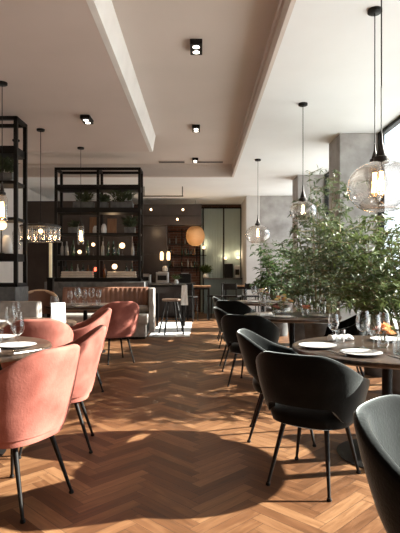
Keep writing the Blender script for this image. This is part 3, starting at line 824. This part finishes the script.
# ------------------------------------------------------------------ left banquette, oak armchair
t = thing('banquette', 'light grey upholstered banquette with square back panels at the left edge', 'bench', (-2.80,6.05,0))
for k in range(3):
    MB().box(-.8+k*.535,-.8+k*.535+.53,.12,.30,.42,.89).build('back_panel', M['greyf'], t, bevel=.025)
MB().box(-.8,.8,-.38,.13,.30,.46).build('seat', M['greyf'], t, bevel=.03)
MB().box(-.78,.78,-.30,.30,0,.30).build('plinth', M['black'], t)
def make_armchair():
    t = thing('oak_armchair', '', 'chair')
    MB().box(-.24,.24,-.24,.24,.38,.45).build('seat', M['leather'], t, bevel=.02)
    MB().loft([[( -.2+.4*i/8, -.235-.05*(1-((i-4)/4)**2), z) for i in range(9)] + [(.2-.4*i/8, -.205-.05*(1-((i-4)/4)**2), z) for i in range(9)] for z in (.56,.62,.80,.88)]).build('backrest', M['leather'], t, smooth=True)
    m = MB(); pts = []
    for i in range(25):
        a = pi*(-.06+1.12*i/24); pts.append((.285*cos(a), .02-.30*sin(a)**1 , .72+.16*max(0, sin(a))))
    m.tube(pts, .022, 10).build('armrest', M['oak'], t, smooth=True)
    for sx in (-1,1):
        MB().tube([(sx*.275,.14,.70),(sx*.25,.24,0)], [.02,.014], 8).build('leg', M['oak'], t, smooth=True)
        MB().tube([(sx*.24,-.16,.82),(sx*.22,-.24,.4),(sx*.24,-.30,0)], [.018,.02,.014], 8).build('leg', M['oak'], t, smooth=True)
    return Kind(t)
oak = make_armchair()
oak.put((-2.42,7.36,0), face(.1,-1), 'pale bentwood armchair with brown leather back beyond the grey banquette', None, 1.1)

# ------------------------------------------------------------------ leather booth
t = thing('booth_bench', 'brown channel-back leather booth with grey curved end by the high table', 'bench', (-1.75,9.55,0))
m = MB(); ribs = 18; x0, x1 = -.95, .72
top, rings = [], []
for i in range(ribs*8+1):
    x = x0 + (x1-x0)*i/(ribs*8); b = abs(sin(pi*i/8))*.015
    rings.append([(x, .30-b, .44), (x, .27-b, .6), (x, .27-b, .88), (x, .30-b*.5, .945), (x, .36, .965), (x, .42, .95), (x, .43, .44)])
m.loft(rings).build('backrest', M['leather'], t, smooth=True)
m = MB(); rings = []
for i in range(13):
    a = R(90 - 90*i/12); q = .13
    cx, cy = x1, .30
    ring = [(cx+q*cos(a), cy+q*sin(a))]
    rings.append(ring)
outer = [(x1-.02,.435)] + [(x1+.15*cos(R(90-90*i/10))+.0, .285+.15*sin(R(90-90*i/10))) for i in range(11)] + [(x1+.15,-.02)]
inner = [(x1+.055,-.02)] + [(x1+.055*cos(R(90*i/8)), .285+.055*sin(R(90*i/8))) for i in range(9)] + [(x1-.02,.34)]
poly = outer+inner
m.loft([[(x,y,z) for x,y in poly] for z in (.1,.90,.95)]).build('end_panel', M['greyf'], t, bevel=.02)
m = MB(); m.loft([[(x0,y,z) for y, z in ((-.28,.29),(-.30,.33),(-.30,.43),(-.27,.465),(.27,.465),(.27,.29))], [(x1+.05,y,z) for y, z in ((-.28,.29),(-.30,.33),(-.30,.43),(-.27,.465),(.27,.465),(.27,.29))]]).build('seat', M['greyf'], t, smooth=True)
MB().box(x0+.03,x1+.02,-.24,.4,.05,.29).build('base_panel', M['greyf'], t)
MB().box(x0+.05,x1,-.2,.38,0,.05).build('plinth', M['black'], t)
m = MB(); rings = []
for i in range(11):
    u = i/10; rr = .075*(1 if 0 < i < 10 else .7)
    rings.append([(-1.36+.37*u, 9.72+rr*cos(2*pi*k/18), .465+.076+rr*sin(2*pi*k/18)) for k in range(18)])
tag(m.loft(rings).build('bolster_cushion', M['greyf'], smooth=True), 'grey round bolster lying on the booth seat end', 'cushion')

# ------------------------------------------------------------------ rug, high table, stools
tag(MB().box(-1.0,-.20,9.72,12.5,0,.012).build('area_rug', M['rug']), 'pale marbled rug under the bar stool and high table', 'rug')
ZR = .0122
t = thing('high_table', 'black high table standing on the pale rug', 'table', (-.66,11.1,ZR))
MB().box(-.38,.34,-.55,.55,.93,.975).build('tabletop', M['black'], t, bevel=.006)
MB().box(-.36,.32,-.5,.5,.80,.93).build('apron', M['darkpanel'], t)
for sx in (-.33,.29):
    for sy in (-.48,.48): MB().box(sx-.025,sx+.025,sy-.025,sy+.025,0,.8).build('leg', M['black'], t)
def make_stool():
    t = thing('bar_stool', '', 'stool')
    MB().lathe([(0,.66),(.17,.66),(.19,.675),(.195,.69),(.185,.705),(0,.71)], 28).build('seat', M['seatwood'], t, smooth=True)
    for k in range(4):
        a = pi/4+k*pi/2
        MB().tube([(.12*cos(a),.12*sin(a),.665),(.28*cos(a),.28*sin(a),0.004)], [.02,.016], 8).build('leg', M['black'], t, smooth=True)
    MB().lathe([(.215,.255),(.223,.263),(.215,.271),(.207,.263),(.215,.255)], 28).build('foot_ring', M['black'], t, smooth=True)
    return Kind(t)
stool = make_stool()
stool.put((-.58,10.1,ZR), .35, 'wood-topped black bar stool standing on the pale rug')
jar('small white pot holding the plant on the high table', -.52, 10.95, ZR+.975, .05, .11, 'porcelain', name='pot', cat='pot')
o = MB(); rg = random.Random(31)
for i in range(46):
    a = rg.uniform(0,2*pi); leaf_quad(o, (.01*cos(a),.01*sin(a),0), (cos(a),sin(a),rg.uniform(.4,2)), rg.uniform(.1,.24), .03, .25, rg)
tag(o.build('leafy_sprig', M['leafa'], loc=(-.52,10.95,ZR+.975+.105)), 'green leafy sprig in the white pot on the high table', 'plant')
m = MB(); rings = []
for i in range(9):
    z = .97-.42*i/8
    rings.append([(.012*sin(k*1.3)+.012*(k-5)*(1+.4*i/8)*.9, .006*sin(k*2.2+i*.3)+(.006 if s else 0), z) for s in (0,1) for k in (range(11) if not s else range(10,-1,-1))])
tag(m.loft(rings).build('hanging_cloth', M['linen'], smooth=True, loc=(-.33,10.52,ZR)), 'white cloth hanging over the front right corner of the high table', 'cloth')

# ------------------------------------------------------------------ far end: kitchen, brick wall, green panels
t = thing('tall_cabinet', 'dark flat-fronted tall cabinet at the far end', 'cabinet', (-1.33,14.75,0))
MB().box(-.37,.37,-.20,.25,0,2.62).build('body', M['darkpanel'], t)
for k, (a, b) in enumerate(((1.02,1.77), (1.79,2.58))):
    MB().box(-.355,.355,-.222,-.2,a,b).build('door', M['darkpanel'], t, bevel=.004)
t = thing('bulkhead', 'dark overhead bulkhead with small round spots above the kitchen', 'bulkhead', (-.85,14.55,0))
MB().box(-.95,.90,-.15,.15,2.62,3.22).build('panel', M['darkpanel'], t)
MB().box(-.95,.90,-.17,-.15,2.86,2.885).build('ledge', M['bronze'], t)
for x, z in ((-.56,3.06),(.36,3.06),(.2,2.78)):
    MB().lathe([(0,0),(.03,0),(.03,.03),(0,.03)], 16, Matrix.Translation((x,-.15,z)) @ Matrix.Rotation(R(90),4,'X')).build('spotlight', M['bulb'], t)
for x, e in ((-.3,12), (-1.3,4)): lamp('kitchen_light', (x,13.9,2.45), e, r=.08)
t = thing('kitchen_counter', 'dark kitchen counter in front of the brick wall', 'counter', (-.85,14.28,0))
MB().box(-.98,.72,-.45,.05,.92,.96).build('worktop', M['stone'], t)
MB().box(-.95,.70,-.40,-.02,0,.92).build('body', M['darkpanel'], t)
for k in range(3):
    MB().box(-.93+k*.55,-.93+k*.55+.52,-.42,-.40,.08,.88).build('door', M['darkpanel'], t, bevel=.004)
def appliance(name, label, cat, x, y, z, w_, d_, h_, m):
    t = thing(name, label, cat, (x,y,z))
    MB().box(-w_/2,w_/2,-d_/2,d_/2,0,h_).build('body', M[m], t, bevel=.02)
    MB().box(-w_*.35,w_*.35,-d_/2-.012,-d_/2,h_*.25,h_*.7).build('front_panel', M['black'], t)
    MB().box(-w_*.3,w_*.3,-d_*.3,d_*.3,h_,h_+.02).build('top_tray', M['steel'], t)
    return t
appliance('coffee_machine', 'pale metal machine in the middle of the kitchen counter', 'machine', -1.05, 13.99, .96, .36, .3, .3, 'steel')
appliance('espresso_machine', 'grey machine at the left of the kitchen counter', 'machine', -1.55, 14.06, .96, .36, .3, .24, 'steel')
jar('rounded cream jar on top of the pale counter machine', -.98, 13.99, 1.28, .08, .16, 'cream')
appliance('counter_screen', 'black box unit at the right of the kitchen counter', 'machine', -.42, 14.06, .96, .34, .25, .26, 'black')
appliance('beverage_dispenser', 'tall dark machine on the far counter before the green panels', 'machine', .88, 15.45, 1.08, .26, .3, .44, 'black')
appliance('grinder', 'tall steel machine beside the dark one on the far counter', 'machine', 1.14, 15.45, 1.08, .18, .25, .38, 'steel')
# wall rack on the brick wall
t = thing('wall_rack', 'thin black metal rack of shelves on the brick wall', 'shelf', (-.52,15.68,0))
for x in (-.55,-.05,.42): MB().bar((x,.09,1.15),(x,.09,2.62),.03).build('post', M['black'], t)
for z in (1.42,1.80,2.15,2.55): MB().box(-.56,.72 if z < 2 else .43,-.08,.11,z-.02,z).build('shelf_board', M['black'], t)
rg = random.Random(9)
for z, lv in ((1.42,'lowest'), (1.80,'second lowest'), (2.15,'third')):
    for i in range(11):
        x = -1.04 + i*.095 + rg.uniform(-.012,.012)
        if rg.random() < .2: continue
        k, nm = kinds[rg.choice((0,1,2,2))]
        k.put((x, 15.64+rg.uniform(-.02,.03), z), 0, '%s on the %s shelf of the rack on the brick wall' % (nm, lv), nm+'s on the brick wall rack', rg.uniform(.6,.85))
t = thing('hanging_rail', 'thin black pipe rail hanging under the ceiling before the kitchen', 'rail', (-.92,12.5,ZC))
MB().tube([(-.5,0,-.24),(.5,0,-.24)], .014, 8).build('pipe', M['black'], t, smooth=True)
for x in (-.48,.48): MB().tube([(x,0,0),(x,0,-.24)], .012, 8).build('hanger', M['black'], t)
# lit lanterns on the kitchen side
def lantern(label, x, z):
    t = thing('lantern', label, 'lantern', (x,14.25,z), 0, 'lit lanterns in the kitchen')
    MB().lathe([(0,0),(.07,0),(.07,.02),(.012,.03),(.012,.64),(0,.64)], 18).build('base', M['bronze'], t, smooth=True)
    MB().lathe([(0,.64),(.04,.64),(.05,.68),(.05,.83),(.035,.88),(0,.89)], 20).build('lamp_shade', M['lampshade'], t, smooth=True)
    lamp('lantern_light', (x,13.97,z+.75), 2)
lantern('left one of the two lit lanterns before the brick wall', -1.09, .96)
lantern('brighter right one of the two lit lanterns before the brick wall', -.90, .96)
# woven lamp
t = thing('woven_pendant', 'large glowing round woven pendant before the brick wall', 'pendant lamp', (-.14,14.9,ZC))
MB().tube([(0,0,0),(0,0,-.78)], .006, 6).build('cord', M['black'], t)
prof = []
for i in range(2, 22):
    a = pi*i/23; prof.append((.275*sin(a)**.8*(1+.02*(i % 2)), -1.06+.30*cos(a)))
MB().lathe(prof+[(a-.006,b) for a,b in reversed(prof)]+[prof[0]], 40).build('lamp_shade', M['wicker'], t, smooth=True)
MB().ball((0,0,-1.06), .07, 14).build('bulb', M['bulb'], t, smooth=True)
lamp('woven_light', (-.14,14.9,ZC-1.2), 18, r=.06)
# green fluted wall panels
for k, (a, b, l) in enumerate(((.02,.735,'sage green fluted wall panel next to the brick wall'), (.755,1.31,'sage green fluted wall panel next to the white pier'))):
    m = MB(); n = 14; rings = []
    pts = []
    for i in range(n*4+1):
        x = a + (b-a)*i/(n*4); pts.append((x, YF-.06-.012*abs(sin(pi*i/4))))
    poly = pts + [(b,YF-.002),(a,YF-.002)]
    m.loft([[(x,y,z) for x,y in poly] for z in (0,ZC-.12)])
    struct(m.build('wall_panel', M['green']), l)
m = MB()
for x in (.0,.10,.745,1.29): m.box(x-.02,x+.02,YF-.10,YF-.0,0,ZC-.1)
m.box(-.02,1.30,YF-.10,YF,ZC-.14,ZC-.1)
struct(m.build('trim_3', M['black']), 'dark frame strips around the green panels')
# sconces
def sconce(label, x, z, y=YF-.10, e=2.2):
    t = thing('wall_sconce', label, 'wall lamp', (x,y,z), 0, 'wall sconces on the green panels')
    MB().box(-.03,.03,0,.02,-.06,.06).build('back_plate', M['bronze'], t)
    MB().tube([(0,0,0),(0,-.07,0)], .01, 8).build('arm', M['bronze'], t)
    MB().ball((0,-.10,.0), .05, 16).build('lamp_globe', M['lampshade'], t, smooth=True)
    lamp('sconce_light', (x,y-.10,z+.09), e, (1,.78,.5), r=.03)
sconce('wall sconce at the edge between brick and green panel', .12, 2.03)
sconce('wall sconce on the strip between the two green panels', .80, 1.70)
sconce('wall sconce beside the white pier', 1.18, 1.72)
# far counter
t = thing('far_counter', 'long dark counter under the green panels', 'counter', (.55,15.4,0))
MB().box(-.45,.74,-.22,.22,1.04,1.08).build('worktop', M['stone'], t)
MB().box(-.43,.72,-.18,.2,0,1.04).build('front_panel', M['teal'], t)
box = jar('white pot holding the bushy green plant on the far counter', .0+.18, 15.3, 1.08, .09, .14, 'porcelain', name='pot', cat='pot')
o = MB(); rg = random.Random(33)
for i in range(260):
    a = rg.uniform(0,2*pi); q = rg.random()
    leaf_quad(o, (.08*q*cos(a),.06*q*sin(a),rg.random()*.16), (cos(a),sin(a)*.5,rg.uniform(.3,1.8)), rg.uniform(.1,.26), .035, .25, rg)
tag(o.build('bushy_plant', M['leafa'], loc=(.18-.0,15.3,1.08+.135)), 'bushy green plant in the white pot on the far counter', 'plant')
# far bistro tables and chairs
def make_bistro_table():
    t = thing('bistro_table', '', 'table')
    MB().box(-.33,.33,-.3,.3,.86,.90).build('tabletop', M['woodm'], t, bevel=.005)
    MB().box(-.30,.30,-.27,.27,.80,.86).build('apron', M['black'], t)
    for sx in (-.28,.28):
        for sy in (-.25,.25): MB().box(sx-.022,sx+.022,sy-.022,sy+.022,0,.8).build('leg', M['black'], t)
    return Kind(t)
bt = make_bistro_table()
bt.put((-.05,13.45,0), 0, 'far wood-topped black table in front of the kitchen')
bt.put((.98,13.9,0), 0, 'far wood-topped black table beside the white pier')
def make_bistro_chair():
    t = thing('bistro_chair', '', 'chair')
    MB().box(-.2,.2,-.2,.2,.60,.64).build('seat', M['black'], t, bevel=.012)
    MB().loft([[(-.19+.38*i/8, -.21-.04*(1-((i-4)/4)**2), z) for i in range(9)] + [(.19-.38*i/8, -.185-.04*(1-((i-4)/4)**2), z) for i in range(9)] for z in (.80,.96)]).build('backrest', M['black'], t, smooth=True)
    for sx in (-1,1):
        MB().tube([(sx*.17,.17,.6),(sx*.19,.2,0)], .014, 8).build('leg', M['black'], t, smooth=True)
        MB().tube([(sx*.17,-.215,.98),(sx*.17,-.19,.6),(sx*.19,-.22,0)], .014, 8).build('leg', M['black'], t, smooth=True)
    MB().tube([(-.18,.18,.25),(.18,.18,.25)], .009, 6).build('footrest', M['black'], t)
    return Kind(t)
bc = make_bistro_chair()
bc.put((.44,13.5,0), face(-1,.3), 'tall black-legged chair right of the far kitchen table', 'tall chairs at the far tables')
bc.put((-.3,12.9,0), face(.3,1), 'tall black-legged chair in front of the far kitchen table', 'tall chairs at the far tables')
bc.put((.86,13.3,0), face(.4,1), 'tall black-legged chair in front of the table beside the pier', 'tall chairs at the far tables')
bc.put((1.34,13.3,0), face(-.1,1), 'tall black-legged chair nearest the white pier', 'tall chairs at the far tables')
# black wall cabinet on the partition
t = thing('wall_speaker', 'black speaker box on the dark partition at far left', 'speaker', (-3.5,12.5,1.4))
MB().box(-.14,.14,-.1,.1,0,.62).build('body', M['black'], t, bevel=.01)
MB().lathe([(0,0),(.1,0),(.09,.02),(0,.01)], 20, Matrix.Translation((0,-.1,.2)) @ Matrix.Rotation(R(90),4,'X')).build('cone', M['darkpanel'], t, smooth=True)

# ------------------------------------------------------------------ view
S.view_settings.view_transform = 'Standard'; S.view_settings.look = 'None'; S.view_settings.gamma = 1
S.view_settings.exposure = 0.0
S.cycles.use_denoising = True
S.cycles.max_bounces = 10; S.cycles.diffuse_bounces = 6; S.cycles.transparent_max_bounces = 24
S.cycles.sample_clamp_indirect = 6
